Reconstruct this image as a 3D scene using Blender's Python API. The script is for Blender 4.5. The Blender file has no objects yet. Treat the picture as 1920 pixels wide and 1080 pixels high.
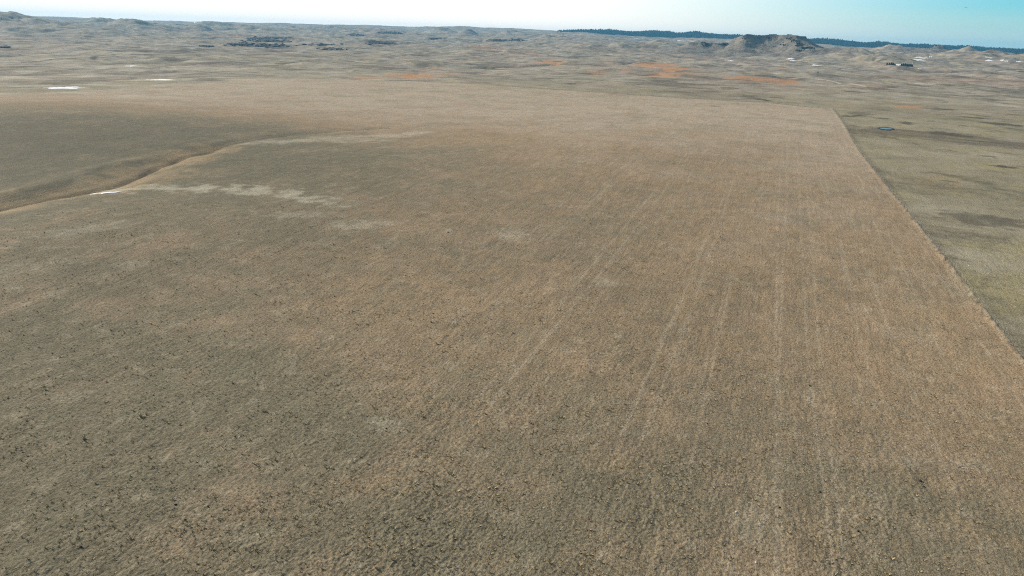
import bpy, math, random
import numpy as np
from mathutils import Vector, Matrix

S = bpy.context.scene
COL = S.collection
random.seed(7); rng = np.random.default_rng(11)

# ------------------------------------------------------------------ camera
F = 1321.0                      # focal length in pixels of a 1920 wide frame
CAM_Z = 60.0
phi = math.atan(.032); pitch = math.atan(474 * math.cos(phi) / F)
cp, sp = math.cos(pitch), math.sin(pitch)
_fwd = np.array([0, cp, -sp]); _U = np.array([0, sp, cp]); _H = np.array([1., 0, 0])
_r = math.cos(phi) * _H + math.sin(phi) * _U
_u = math.cos(phi) * _U - math.sin(phi) * _H
cam_d = bpy.data.cameras.new('camera'); cam = bpy.data.objects.new('camera', cam_d); COL.objects.link(cam)
cam_d.sensor_width = 36; cam_d.lens = 36 * F / 1920; cam_d.clip_start = 1; cam_d.clip_end = 60000
M = Matrix(((_r[0], _u[0], -_fwd[0], 0), (_r[1], _u[1], -_fwd[1], 0), (_r[2], _u[2], -_fwd[2], CAM_Z), (0, 0, 0, 1)))
cam.matrix_world = M
S.camera = cam

# ------------------------------------------------------------------ sky, sun, exposure
SUN_EL, SUN_AZ = 29.0, -60.0          # azimuth clockwise from +Y (view direction)
w = bpy.data.worlds.new('World'); S.world = w; w.use_nodes = True
wn, wl = w.node_tree.nodes, w.node_tree.links
wn.clear()
wo = wn.new('ShaderNodeOutputWorld'); bg = wn.new('ShaderNodeBackground')
SKYT = (.31, .83, 1.07, 1)
sky = wn.new('ShaderNodeTexSky'); sky.sky_type = 'NISHITA'; sky.sun_disc = False
sky.sun_elevation = math.radians(SUN_EL); sky.sun_rotation = math.radians(SUN_AZ)
sky.altitude = 1000; sky.air_density = 1.0; sky.dust_density = 1.2; sky.ozone_density = 1.0
bg.inputs['Strength'].default_value = 0.12
# thin stratus low over the horizon, thickest towards the sun
def N(nodes, t, **kw):
    n = nodes.new(t)
    for k, v in kw.items(): setattr(n, k, v)
    return n
def mathn(nodes, links, op, a, b=None, c=None, clamp=False):
    n = nodes.new('ShaderNodeMath'); n.operation = op; n.use_clamp = clamp
    for i, v in enumerate((a, b, c)):
        if v is None: continue
        if isinstance(v, (int, float)): n.inputs[i].default_value = v
        else: links.new(v, n.inputs[i])
    return n.outputs[0]
tc = wn.new('ShaderNodeTexCoord')
sepn = wn.new('ShaderNodeSeparateXYZ'); wl.new(tc.outputs['Generated'], sepn.inputs[0])
mp = wn.new('ShaderNodeMapping'); mp.inputs['Scale'].default_value = (2.0, 2.0, 38.0); wl.new(tc.outputs['Generated'], mp.inputs[0])
cn = wn.new('ShaderNodeTexNoise'); cn.inputs['Scale'].default_value = 1.0; cn.inputs['Detail'].default_value = 5; cn.inputs['Roughness'].default_value = .5
wl.new(mp.outputs[0], cn.inputs[0])
zz = mathn(wn, wl, 'MULTIPLY_ADD', cn.outputs[0], 0.030, sepn.outputs['Z'])
mr = wn.new('ShaderNodeMapRange'); mr.interpolation_type = 'SMOOTHSTEP'
mr.inputs['From Min'].default_value = 0.028; mr.inputs['From Max'].default_value = 0.062
mr.inputs['To Min'].default_value = 1.0; mr.inputs['To Max'].default_value = 0.0
wl.new(zz, mr.inputs['Value'])
# the veil whitens towards the sun's side of the sky
dt = wn.new('ShaderNodeVectorMath'); dt.operation = 'DOT_PRODUCT'; wl.new(tc.outputs['Generated'], dt.inputs[0])
dt.inputs[1].default_value = (math.sin(math.radians(SUN_AZ)), math.cos(math.radians(SUN_AZ)), 0)
gl = wn.new('ShaderNodeMapRange'); gl.interpolation_type = 'SMOOTHSTEP'
for i_, v_ in enumerate((-.14, .56, 0., 1.)): gl.inputs[i_ + 1].default_value = v_
wl.new(dt.outputs['Value'], gl.inputs[0])
lf = wn.new('ShaderNodeMapRange')
for i_, v_ in enumerate((.25, .6, 1., .25)): lf.inputs[i_ + 1].default_value = v_
wl.new(sepn.outputs['Z'], lf.inputs[0])
glow = mathn(wn, wl, 'MULTIPLY', gl.outputs[0], lf.outputs[0])
tint = wn.new('ShaderNodeMix'); tint.data_type = 'RGBA'; tint.blend_type = 'MULTIPLY'; tint.inputs[0].default_value = 1
wl.new(sky.outputs[0], tint.inputs[6]); 
up = wn.new('ShaderNodeMapRange'); up.interpolation_type = 'SMOOTHSTEP'
for i_, v_ in enumerate((.10, .45, 0., 1.)): up.inputs[i_ + 1].default_value = v_
wl.new(sepn.outputs['Z'], up.inputs[0])
tm = wn.new('ShaderNodeMix'); tm.data_type = 'RGBA'; wl.new(up.outputs[0], tm.inputs[0]); tm.inputs[6].default_value = SKYT; tm.inputs[7].default_value = (1.0, .88, .70, 1)
wl.new(tm.outputs[2], tint.inputs[7])
band = wn.new('ShaderNodeMix'); band.data_type = 'RGBA'
wl.new(mathn(wn, wl, 'MULTIPLY', mr.outputs[0], .85), band.inputs[0]); wl.new(tint.outputs[2], band.inputs[6]); band.inputs[7].default_value = (3.35, 4.85, 5.0, 1)
cmix = wn.new('ShaderNodeMix'); cmix.data_type = 'RGBA'
wl.new(glow, cmix.inputs[0]); wl.new(band.outputs[2], cmix.inputs[6]); cmix.inputs[7].default_value = (8.3, 7.9, 7.3, 1)
wl.new(cmix.outputs[2], bg.inputs['Color']); wl.new(bg.outputs[0], wo.inputs[0])

sun_d = bpy.data.lights.new('sun', 'SUN'); sun = bpy.data.objects.new('sun', sun_d); COL.objects.link(sun)
sun_d.energy = 4.3; sun_d.angle = math.radians(0.5); sun_d.color = (1.0, .91, .79)
_sd = Vector((math.sin(math.radians(SUN_AZ)) * math.cos(math.radians(SUN_EL)),
              math.cos(math.radians(SUN_AZ)) * math.cos(math.radians(SUN_EL)), math.sin(math.radians(SUN_EL))))
sun.rotation_euler = _sd.to_track_quat('Z', 'Y').to_euler()
S.view_settings.view_transform = 'Standard'; S.view_settings.look = 'None'
S.view_settings.exposure = 0.35; S.view_settings.gamma = 1
S.cycles.max_bounces = 4; S.cycles.diffuse_bounces = 2; S.cycles.volume_bounces = 0
S.cycles.use_denoising = False; S.cycles.pixel_filter_type = 'BLACKMAN_HARRIS'; S.cycles.filter_width = 1.05

# ------------------------------------------------------------------ helpers
def tag(o, label=None, cat=None, group=None, kind=None):
    if label: o['label'] = label
    if cat: o['category'] = cat
    if group: o['group'] = group
    if kind: o['kind'] = kind
    return o
def mesh_np(name, V, Fc, mat=None, parent=None, smooth=True):
    """V (n,3); Fc list/array of faces with equal size (m,k)"""
    V = np.asarray(V, dtype=np.float32); Fc = np.asarray(Fc, dtype=np.int32)
    me = bpy.data.meshes.new(name); me.vertices.add(len(V)); me.vertices.foreach_set('co', V.ravel())
    m, k = Fc.shape
    me.loops.add(m * k); me.loops.foreach_set('vertex_index', Fc.ravel())
    me.polygons.add(m); me.polygons.foreach_set('loop_start', np.arange(0, m * k, k, dtype=np.int32))
    me.polygons.foreach_set('loop_total', np.full(m, k, dtype=np.int32))
    me.polygons.foreach_set('use_smooth', np.full(m, smooth, dtype=bool))
    me.update(calc_edges=True)
    if mat: me.materials.append(mat)
    o = bpy.data.objects.new(name, me); COL.objects.link(o)
    if parent: o.parent = parent
    return o
def empty(name, loc, rz=0):
    o = bpy.data.objects.new(name, None); COL.objects.link(o); o.location = loc; o.rotation_euler = (0, 0, rz); return o
class MB:
    """collects simple shapes (all quads/tris as polygons) into one mesh"""
    def __init__(s): s.v = []; s.f = []
    def tube(s, a, b, r0, r1=None, n=6):
        r1 = r0 if r1 is None else r1
        a, b = Vector(a), Vector(b); d = (b - a).normalized()
        q = d.orthogonal().normalized(); t = d.cross(q); i = len(s.v)
        for p, r in ((a, r0), (b, r1)):
            for k in range(n):
                an = 2 * math.pi * k / n; s.v.append(p + (q * math.cos(an) + t * math.sin(an)) * r)
        for k in range(n): s.f.append((i + k, i + (k + 1) % n, i + n + (k + 1) % n, i + n + k))
        s.f.append(tuple(i + n - 1 - k for k in range(n))); s.f.append(tuple(i + n + k for k in range(n)))
    def poly(s, pts):
        i = len(s.v); s.v += [Vector(p) for p in pts]; s.f.append(tuple(range(i, i + len(pts))))
    def slab(s, pts, off):
        """prism from polygon pts extruded by vector off"""
        i = len(s.v); n = len(pts); off = Vector(off)
        s.v += [Vector(p) for p in pts] + [Vector(p) + off for p in pts]
        s.f.append(tuple(i + n - 1 - k for k in range(n))); s.f.append(tuple(i + n + k for k in range(n)))
        for k in range(n): s.f.append((i + k, i + (k + 1) % n, i + n + (k + 1) % n, i + n + k))
    def lathe(s, prof, n=16, c=(0, 0, 0)):
        i = len(s.v)
        for r, z in prof:
            for k in range(n):
                an = 2 * math.pi * k / n; s.v.append(Vector((c[0] + r * math.cos(an), c[1] + r * math.sin(an), c[2] + z)))
        for j in range(len(prof) - 1):
            for k in range(n): s.f.append((i + j * n + k, i + j * n + (k + 1) % n, i + (j + 1) * n + (k + 1) % n, i + (j + 1) * n + k))
    def build(s, name, mat, parent=None, smooth=False):
        me = bpy.data.meshes.new(name); me.from_pydata([tuple(v) for v in s.v], [], s.f); me.update()
        me.materials.append(mat)
        if smooth: me.polygons.foreach_set('use_smooth', [True] * len(me.polygons))
        o = bpy.data.objects.new(name, me); COL.objects.link(o)
        if parent: o.parent = parent
        return o

# ------------------------------------------------------------------ noise
_P = rng.permutation(4096).astype(np.int32); _P = np.concatenate([_P, _P])
_ga = rng.uniform(0, 2 * np.pi, 4096); _GX, _GY = np.cos(_ga).astype(np.float32), np.sin(_ga).astype(np.float32)
def perlin(x, y, seed=0):
    x = np.asarray(x, dtype=np.float64); y = np.asarray(y, dtype=np.float64)
    xi = np.floor(x); yi = np.floor(y); fx = (x - xi).astype(np.float32); fy = (y - yi).astype(np.float32)
    ix = (xi.astype(np.int64) + seed * 131) & 4095; iy = (yi.astype(np.int64) + seed * 57) & 4095
    ux = fx * fx * fx * (fx * (fx * 6 - 15) + 10); uy = fy * fy * fy * (fy * (fy * 6 - 15) + 10)
    def g(dx, dy):
        h = _P[_P[(ix + dx) & 4095] + ((iy + dy) & 4095)]
        return _GX[h] * (fx - dx) + _GY[h] * (fy - dy)
    a = g(0, 0); b = g(1, 0); c = g(0, 1); d = g(1, 1)
    return ((a + (b - a) * ux) + ((c + (d - c) * ux) - (a + (b - a) * ux)) * uy) * 1.4
def fbm(x, y, seed=0, oc=4, gain=.5):
    s = 0; a = 1; t = 0
    for k in range(oc):
        s = s + a * perlin(x, y, seed + k); t += a
        x, y = 1.6 * x + 1.2 * y, -1.2 * x + 1.6 * y; a *= gain
    return s / t
def sst(a, b, x):
    t = np.clip((np.asarray(x, dtype=np.float64) - a) / (b - a), 0, 1); return t * t * (3 - 2 * t)

# ------------------------------------------------------------------ where things of the photo stand
def ray(px, py):
    return _r * (px - 960) - _u * (py - 540) + _fwd * F
def flat(px, py, z=0.0):
    d = ray(px, py); t = (z - CAM_Z) / d[2]; return np.array([d[0] * t, d[1] * t])
def hor(px): return 66 + .032 * (px - 960)
def pos(px, dist):
    d = ray(px, hor(px)); h = math.hypot(d[0], d[1]); return np.array([d[0] / h * dist, d[1] / h * dist])
def az_of(px):
    d = ray(px, hor(px)); return math.atan2(d[0], d[1])
def z_at(px, py, dist):            # height seen at pixel row py when it is dist metres away
    return CAM_Z + (hor(px) - py) * dist / F * math.cos(phi) / math.hypot(1, (px - 960) / F / 1.0) * 1.0 / math.cos(pitch) * cp if False else \
        CAM_Z + dist * ray(px, py)[2] / math.hypot(ray(px, py)[0], ray(px, py)[1])
def polyd(x, y, pts):
    """distance to a polyline, and signed side of the nearest segment"""
    best = np.full(np.shape(x), 1e9); side = np.zeros(np.shape(x)); tt = np.zeros(np.shape(x))
    for k in range(len(pts) - 1):
        ax, ay = pts[k]; bx, by = pts[k + 1]; dx, dy = bx - ax, by - ay; L2 = dx * dx + dy * dy
        t = np.clip(((x - ax) * dx + (y - ay) * dy) / L2, 0, 1)
        ex, ey = x - (ax + t * dx), y - (ay + t * dy); d = np.hypot(ex, ey)
        m = d < best; best = np.where(m, d, best); side = np.where(m, np.sign(dx * ey - dy * ex), side); tt = np.where(m, (k + t) / (len(pts) - 1), tt)
    return best, side, tt
def inpoly(x, y, pts):
    c = np.zeros(np.shape(x), dtype=bool); n = len(pts)
    for i in range(n):
        x0, y0 = pts[i]; x1, y1 = pts[(i + 1) % n]
        m = ((y0 > y) != (y1 > y)); xx = (x1 - x0) * (y - y0) / ((y1 - y0) or 1e-9) + x0
        c ^= m & (x < xx)
    return c
A = math.radians(19.5); cA, sA = math.cos(A), math.sin(A)      # direction of the drill rows and the long fence
FENCE = [(111 + (y_ - 140) * .3455 - 4.5 * math.sin(math.pi * (y_ - 140) / 573), float(y_)) for y_ in np.linspace(713, 140, 22)]
FENCE += [(FENCE[-1][0] - 45 * sA, FENCE[-1][1] - 45 * cA), (FENCE[-1][0] - 400 * sA, FENCE[-1][1] - 400 * cA)]
FARB = [tuple(flat(*p)) for p in ((1560, 207), (1440, 194), (1200, 180), (960, 165), (800, 156), (650, 150), (480, 146), (300, 156), (150, 169), (0, 172))]
FARB += [(FARB[-1][0] - 400, FARB[-1][1] - 250)]
FIELD = FARB[::-1] + FENCE[1:] + [(-150, -900), (-1500, -900)]
GUL1 = [tuple(flat(*p)) for p in ((-250, 450), (0, 394), (110, 372), (200, 359), (240, 346), (300, 321), (350, 303), (400, 292))]
GUL2 = [tuple(flat(*p)) for p in ((400, 290), (450, 281), (500, 272), (580, 262), (650, 254), (730, 247))]
BANK = [tuple(flat(*p)) for p in ((-250, 400), (0, 374), (110, 350), (200, 325), (290, 309), (340, 302))]
PALE = [tuple(flat(*p)) for p in ((200, 366), (270, 367), (330, 370), (400, 371), (480, 375), (520, 381), (570, 390), (620, 396))]
PALE2 = [tuple(flat(*p)) for p in ((480, 282), (560, 276), (640, 268), (740, 262), (800, 255))]

# far skyline and forest foot, as heights by azimuth
sky_px = [(-300, 30), (-100, 26), (0, 29), (90, 31), (150, 33), (240, 38), (300, 39), (400, 41), (480, 43), (600, 46), (700, 47.5), (760, 50), (800, 50), (860, 49.5), (900, 51.5), (960, 53), (1000, 55.5), (1050, 58),
          (1110, 57), (1160, 59.5), (1200, 60.5), (1225, 59), (1270, 64), (1300, 60.5), (1330, 66.5), (1400, 69), (1500, 75), (1540, 74.5), (1600, 80), (1650, 81), (1720, 86), (1760, 86.5), (1850, 91.5), (1920, 94), (2100, 99), (2400, 105)]
foot_px = [(-300, 44), (0, 43), (150, 45), (300, 50), (480, 53), (600, 55), (760, 58), (900, 60), (1000, 61), (1060, 60), (1100, 61), (1180, 68.5), (1300, 71), (1400, 73), (1530, 83), (1600, 87), (1700, 90.5), (1800, 98), (1920, 101.5), (2100, 106), (2400, 112)]
R_FOOT, R_TOP = 8000.0, 9000.0
s_az = np.array([az_of(p[0]) for p in sky_px]); s_z = np.array([z_at(p[0], p[1], R_TOP) for p in sky_px])
f_az = np.array([az_of(p[0]) for p in foot_px]); f_z = np.array([z_at(p[0], p[1], R_FOOT) for p in foot_px])
# named hills: px, top row, distance, half width in px, depth (m)
HILLS = [(-5, 22, 4700, 75, 420), (70, 29, 4500, 60, 380), (-70, 24, 5000, 60, 500), (130, 40, 4000, 60, 300), (250, 36, 5200, 34, 260), (215, 39, 5000, 70, 300), (190, 34.5, 6200, 40, 300), (150, 34, 6400, 30, 300), (90, 47, 3900, 60, 300), (395, 41, 6800, 30, 260), (330, 43, 6000, 40, 260), (480, 48, 5600, 50, 260), (560, 50, 6200, 30, 200), (700, 53, 6000, 40, 200), (370, 44, 5200, 16, 150),
         (875, 55, 6200, 12, 120), (1050, 62, 6300, 14, 120), (1055, 67, 5200, 10, 80), (1010, 66, 5600, 20, 120), (830, 53, 6800, 16, 200), (960, 57, 6600, 25, 200), (620, 49, 7200, 40, 250),
         (1610, 93, 3400, 50, 260), (1655, 97, 3000, 30, 160), (1808, 90, 4600, 20, 160), (1900, 102, 3900, 70, 260),
         (1150, 81, 3600, 50, 160), (1245, 79, 4200, 40, 200), (1090, 84, 3400, 30, 120), (640, 78, 3300, 60, 160), (1700, 89.5, 5200, 50, 200)]
HP = []
def H(x, y):
    x = np.asarray(x, dtype=np.float64); y = np.asarray(y, dtype=np.float64)
    r = np.hypot(x, y); az = np.arctan2(x, y)
    zf = np.interp(az, f_az, f_z); zs = np.interp(az, s_az, s_z)
    t = np.clip((r - 2300) / (R_FOOT - 2300), 0, 1)
    z = zf * t ** 1.25
    t2 = sst(R_FOOT, R_TOP, r); z = z + (zs - zf) * t2 - 70 * sst(R_TOP + 150, R_TOP + 2300, r)
    mid = sst(850, 1700, r) * (1 - .8 * sst(7000, 8800, r))
    n1 = fbm(x / 620, y / 620, 3, 4)
    n2 = perlin(x / 330 + .3 * n1, y / 330, 21); n3 = fbm(x / 170, y / 170, 31, 5, .58)
    n4 = perlin(x / 75, y / 75, 35)
    z = z + mid * (14 * n1 + 14 * n3 * (.5 + sst(1500, 4500, r)) + 1.6 * n4)
    z = z - mid * 5.0 * np.clip(1 - np.abs(n2) * 7, 0, 1) ** 1.5            # draws and creek cuts
    z = z + (8 * fbm(x / 240, y / 240, 45, 4) + 7 * np.clip(perlin(x / 420, y / 420, 47), 0, 1)) * sst(7400, 8800, r)
    z = z + 14 * np.clip(perlin(x / 520, y / 520, 43), -.2, 1) * sst(2200, 4200, r) * (1 - .8 * sst(7300, 8900, r)) + 18 * fbm(x / 1500, y / 1500, 41, 4) * sst(2500, 6000, r) * (1 - .75 * sst(7300, 8900, r)) - 2.0 * mid
    # the field: long low swells
    near = 1 - sst(900, 1500, r)
    z = z + near * (1.5 * fbm(x / 190, y / 190, 51, 3))
    for (qx, qy, hh, sx, sy, rot) in FLD:
        c, s_ = math.cos(rot), math.sin(rot); ax = (x - qx) * c + (y - qy) * s_; ay = -(x - qx) * s_ + (y - qy) * c
        z = z + hh * np.exp(-.5 * ((ax / sx) ** 2 + (ay / sy) ** 2))
    m = r < 700
    if np.any(m):
        xm, ym = x[m] if x.ndim else x, y[m] if y.ndim else y
        d1, sd, t1 = polyd(xm, ym, GUL1); wob = 1.5 * perlin(xm / 14, ym / 14, 5)
        dz = -1.9 * np.exp(-((d1 + 2 * wob) / 10) ** 2) * (1 + .5 * wob / 1.5) - .8 * np.exp(-((d1 + wob * .6) / 1.8) ** 2)
        d2, sd2, t2_ = polyd(xm, ym, GUL2)
        dz = dz - .5 * np.exp(-((d2 + wob * .5) / 5) ** 2)
        db, sdb, tb = polyd(xm, ym, BANK)
        dz = dz + .8 * np.exp(-(db / 6) ** 2) * (1 - sst(.8, 1, tb))
        if x.ndim: z[m] += dz
        else: z = z + dz
    dl = 0
    for (hx, hy, ht, sx, sy, ca, sa) in HP:
        ax = (x - hx) * ca - (y - hy) * sa; ay = (x - hx) * sa + (y - hy) * ca
        e = np.exp(-.5 * ((ax / sx) ** 2 + (ay / sy) ** 2 + 1e-6) ** .85)
        dl = np.maximum(dl, ht * e)
    z = z + dl * (1 + .30 * n3)
    return z
FLD = []
def fld(px, py, hh, sx, sy, rot=0.0):
    q = flat(px, py); FLD.append((q[0], q[1], hh, sx, sy, math.radians(rot)))
fld(90, 225, 9, 150, 75, -15)       # swell behind the gully
fld(500, 150, 4, 260, 90, 0)
fld(300, 440, 4.5, 60, 38, 20)      # knoll this side of the gully
fld(620, 330, 3.2, 70, 40, 10)
fld(1120, 285, 3.5, 55, 60, 0)      # low crown in the middle of the field
fld(1750, 700, -3.0, 40, 60, 0)
fld(1500, 230, 3.0, 150, 90, 0)
fld(80, 130, -9, 260, 170, 0)       # the low ground past the far edge, left
for (px, py, dist, hw, dep) in HILLS:
    p = pos(px, dist); a = az_of(px); base = float(H(p[0], p[1]))
    HP_new = (p[0], p[1], max(2., z_at(px, py, dist) - base), hw * dist / F, dep, math.cos(a), math.sin(a)); HP.append(HP_new)

# ------------------------------------------------------------------ the ground sheet (polar rows, finer near by)
rr = [0.5, 6, 14, 24, 34, 42]; r = 48.0
while r < 11600:
    rr.append(r); r += max(.125, min(r * r / 40000., .0042 * r if r < 9600 else .02 * r))
rr = np.array(rr); 
azf = np.radians(np.arange(-50, 50.001, .095)); azc = np.radians(np.arange(52, 309, 3.0))
az = np.concatenate([azf, azc]); NR, NA = len(rr), len(az)
RR, AZ = np.meshgrid(rr, az, indexing='ij')
X = RR * np.sin(AZ); Y = RR * np.cos(AZ)
Z = H(X, Y)
fen_d, fen_s, fen_t = polyd(X, Y, FENCE)
far_d, _, far_t = polyd(X, Y, FARB)
wobx = 3.0 * fbm(X / 25, Y / 25, 61, 3); 
ins = inpoly(X, Y, FIELD)
edge = np.where(ins, 1, -1) * np.minimum(fen_d, 1e9)
sdf = np.where(ins, 1, -1) * np.minimum(fen_d, far_d)
farw = (far_d < fen_d)
field = np.clip(.5 + (sdf + np.where(farw, wobx * (2.0 + 6 * sst(.35, .8, far_t)), .4 * perlin(X / 3, Y / 3, 62))) / np.where(farw, 10., .8), 0, 1)
# small relief: drill rows and bunch grass, only where the mesh is fine enough
cell = np.maximum(RR * .00166, .125)
ur = X * cA - Y * sA; vr = X * sA + Y * cA
rel = np.zeros_like(Z)
def lod(wl): return np.clip(wl / cell * .5 - .6, 0, 1)
nearm = RR < 420
def addn(lam, amp, seed, along=1.0):
    k = lod(lam); m = nearm & (k > 0)
    rel[m] += amp * k[m] * perlin(ur[m] / lam, vr[m] / (lam * along), seed)
addn(6, .10, 71); addn(2.4, .06, 72, 3); addn(1.1, .05, 73, 1.8); addn(.62, .07, 74, 1.3); addn(.38, .085, 75, 1)
addn(9, .06, 76, 12)
rel *= .5 + .75 * sst(-.3, .35, fbm(X / 24, Y / 24, 77, 4))
Z += rel * 1.0
# rank grass standing in the strip under the fence
strip = np.exp(-((np.where(ins, -fen_d, fen_d) + .5) / .9) ** 2)
Z += strip * (.16 + .5 * perlin(X / 1.5, Y / 1.5, 78)) * sst(0.2, 1, field + strip)
def tri_idx():
    i = np.arange(NR - 1)[:, None]; j = np.arange(NA)[None, :]; jn = (j + 1) % NA
    a = i * NA + j; b = i * NA + jn; c = (i + 1) * NA + jn; d = (i + 1) * NA + j
    return np.stack([a + 0 * b, d + 0 * a, c + 0 * a, b + 0 * a], -1).reshape(-1, 4)
def ground(x, y):
    """height of the finished ground sheet"""
    x = np.asarray(x, float); y = np.asarray(y, float)
    r = np.hypot(x, y); a = np.arctan2(x, y)
    fi = np.interp(r, rr, np.arange(NR)); fj = (a - azf[0]) / (azf[1] - azf[0])
    fj = np.clip(fj, 0, len(azf) - 1.001); i0 = np.clip(np.floor(fi).astype(int), 0, NR - 2); j0 = np.floor(fj).astype(int)
    u, v = fi - i0, fj - j0
    return (Z[i0, j0] * (1 - u) + Z[i0 + 1, j0] * u) * (1 - v) + (Z[i0, j0 + 1] * (1 - u) + Z[i0 + 1, j0 + 1] * u) * v
def at(px, py):
    """first point of the ground seen at a pixel of the photo"""
    d = ray(px, py); h = math.hypot(d[0], d[1])
    t = np.exp(np.linspace(math.log(50), math.log(12000), 5000))
    zz = CAM_Z + d[2] / h * t; g = ground(d[0] / h * t, d[1] / h * t)
    k = np.argmax(zz < g)
    if not np.any(zz < g): k = len(t) - 1
    return np.array([d[0] / h * t[k], d[1] / h * t[k], g[k]])

# ---- ground cover masks
orange = np.zeros_like(Z); dark = np.zeros_like(Z); pale = np.zeros_like(Z); tan = np.zeros_like(Z)
def blob(arr, px, py, hw, hh, amp=1.0, rag=.55):
    c = at(px, py); d = math.hypot(c[0], c[1]); a = math.atan2(c[0], c[1])
    c0 = at(px, py - hh); c1 = at(px, py + hh)
    dep = max(abs(math.hypot(c0[0], c0[1]) - d), abs(math.hypot(c1[0], c1[1]) - d)) * .8
    dep = min(max(dep, 3.), 5 * hw * d / F + 30, d * .12); wid = hw * d / F
    m = (np.abs(RR - d) < dep * 2.2) & (np.abs(AZ - a) * d < wid * 2.4)
    xx = (X[m] - c[0]) * math.cos(a) - (Y[m] - c[1]) * math.sin(a); yy = (X[m] - c[0]) * math.sin(a) + (Y[m] - c[1]) * math.cos(a)
    q = 1 - (xx / wid) ** 2 - (yy / dep) ** 2 + rag * 2.2 * fbm(xx / (wid * .35), yy / (dep * .5), 81 + int(px) % 17, 4)
    arr[m] = np.maximum(arr[m], amp * np.clip(q * (1.0 if arr is not dark else 1.4), 0, 1))
def line(arr, pts, wid, amp=1.0, rag=.5):
    P = [tuple(at(*p)[:2]) for p in pts]; d, _, _ = polyd(X, Y, P)
    m = d < wid * 4
    q = 1.3 - (d[m] / wid) + rag * 2.5 * fbm(X[m] / (wid * 3), Y[m] / (wid * 3), 91, 3)
    arr[m] = np.maximum(arr[m], amp * np.clip(q, 0, 1))
# rusty red bluestem stands
for b in ((775, 142, 45, 5), (690, 146, 40, 2.5, .7), (840, 139, 18, 3, .7), (905, 90, 40, 4, .45), (1030, 117, 28, 4), (1045, 120, 14, 3), (1225, 122, 38, 5), (1262, 128, 34, 4), (1243, 142, 30, 4), (1120, 139, 22, 4, .6),
          (1175, 132, 12, 3, .4), (1400, 145, 36, 4), (1440, 149, 26, 4, .9), (1472, 155, 26, 6, .9), (1470, 127, 12, 2.5, .6), (1702, 200, 22, 4, .8), (1650, 120, 30, 3, .25), (1300, 138, 30, 3, .4), (1580, 196, 22, 3, .25), (820, 131, 30, 2, .4),
          (980, 100, 24, 3, .4), (1630, 160, 30, 3, .2)):
    blob(orange, b[0], b[1], b[2] * 1.15, b[3] * 1.4, amp=(b[4] if len(b) > 4 else 1))
# dark brush, creek bottoms and other darker ground
for b in ((515, 71, 34, 2.5), (500, 77, 38, 3), (505, 86, 38, 4), (448, 83, 26, 4), (470, 72, 14, 2, .8), (390, 87, 14, 2), (6, 89, 10, 2), (607, 84, 28, 2.2), (620, 92, 24, 2), (690, 91, 24, 1), (665, 66, 14, 1.5), (730, 61, 18, 2.5),
          (715, 82, 28, 2), (816, 72, 16, 1.5), (940, 76, 24, 2.5), (968, 75, 10, 2.5), (790, 103, 30, 1.5, .6), (1840, 412, 80, 14, .6), (1700, 247, 26, 5, .0), (1870, 410, 50, 6, .7), (1770, 250, 26, 5, .75), (1800, 255, 26, 4, .6), (1700, 231, 12, 4, .8), (1610, 213, 26, 4, .5), (1590, 218, 14, 2, .9), (1613, 217, 12, 2, .9), (1655, 222, 14, 2, .8),
          (1885, 313, 22, 3, .9), (1780, 340, 14, 2, .5), (1700, 170, 40, 5, .3), (1560, 143, 50, 3, .45), (1600, 147, 50, 4, .35), (1880, 233, 34, 3, .8), (1830, 221, 26, 2, .8), (1770, 205, 20, 2, .8), (1850, 293, 18, 2, .6), (930, 120, 40, 5, .5),
          (1070, 157, 14, 2, .8), (1440, 142, 26, 2, .5), (1370, 165, 18, 1.5, .8), (1425, 186, 14, 2, .8), (1440, 189, 10, 1.5, 1), (1340, 199, 14, 2, .4), (150, 150, 60, 6, .55), (260, 137, 60, 5, .5), (110, 156, 40, 4, .5),
          (600, 130, 60, 6, .3), (700, 125, 50, 4, .35), (800, 115, 40, 3, .4), (1210, 157, 60, 4, .35), (1240, 153, 40, 2, .5), (1600, 172, 18, 1.5, .7), (1885, 170, 40, 4, .4), (1900, 130, 14, 1.5, .6)):
    blob(dark, *b[:4], amp=(b[4] if len(b) > 4 else 1))
for pts, wd, am in ((((40, 118), (60, 116), (95, 112), (120, 109), (160, 112), (215, 113)), 5, .9), (((175, 112), (180, 105), (250, 102), (320, 103)), 7, .9),
                    (((370, 104), (390, 108), (420, 109)), 6, .8), (((375, 103), (430, 103), (500, 102)), 6, .8), (((340, 95), (400, 92), (470, 93), (520, 90)), 9, .7),
                    (((640, 89), (680, 91), (740, 86)), 7, .7), (((545, 101), (570, 103), (600, 104)), 6, .5), (((690, 84), (740, 82)), 8, .7),
                    (((0, 131), (60, 128), (130, 129)), 5, .4), (((760, 137), (850, 137), (950, 138)), 5, .6), (((1080, 148), (1150, 152), (1250, 158)), 5, .6),
                    (((1850, 230), (1880, 231), (1920, 238)), 1.6, 1.), (((1850, 231), (1880, 238), (1915, 245)), 1.2, .7), (((1790, 262), (1850, 266), (1920, 274)), 2, .6)):
    line(dark, pts, wd, am)
_n1 = fbm(X / 620, Y / 620, 3, 4); _n2 = perlin(X / 330 + .3 * _n1, Y / 330, 21); _md = sst(900, 1500, RR) * (1 - sst(7000, 8500, RR))
dark = np.maximum(dark, _md * np.clip(1 - np.abs(_n2 + .01) * 26, 0, 1) * sst(-.2, .2, fbm(X / 130, Y / 60, 106, 3)) * .85)     # brush in the draws
_fl = fbm(X / 34, Y / 34, 107, 4); dark = np.maximum(dark, (1 - field) * sst(.30, .48, _fl) * sst(-.1, .25, fbm(X / 260, Y / 260, 108, 3)) * .55)
_fl = fbm(X / 90, Y / 90, 109, 5); dark = np.maximum(dark, _md * sst(.22, .40, _fl) * .6)
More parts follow.
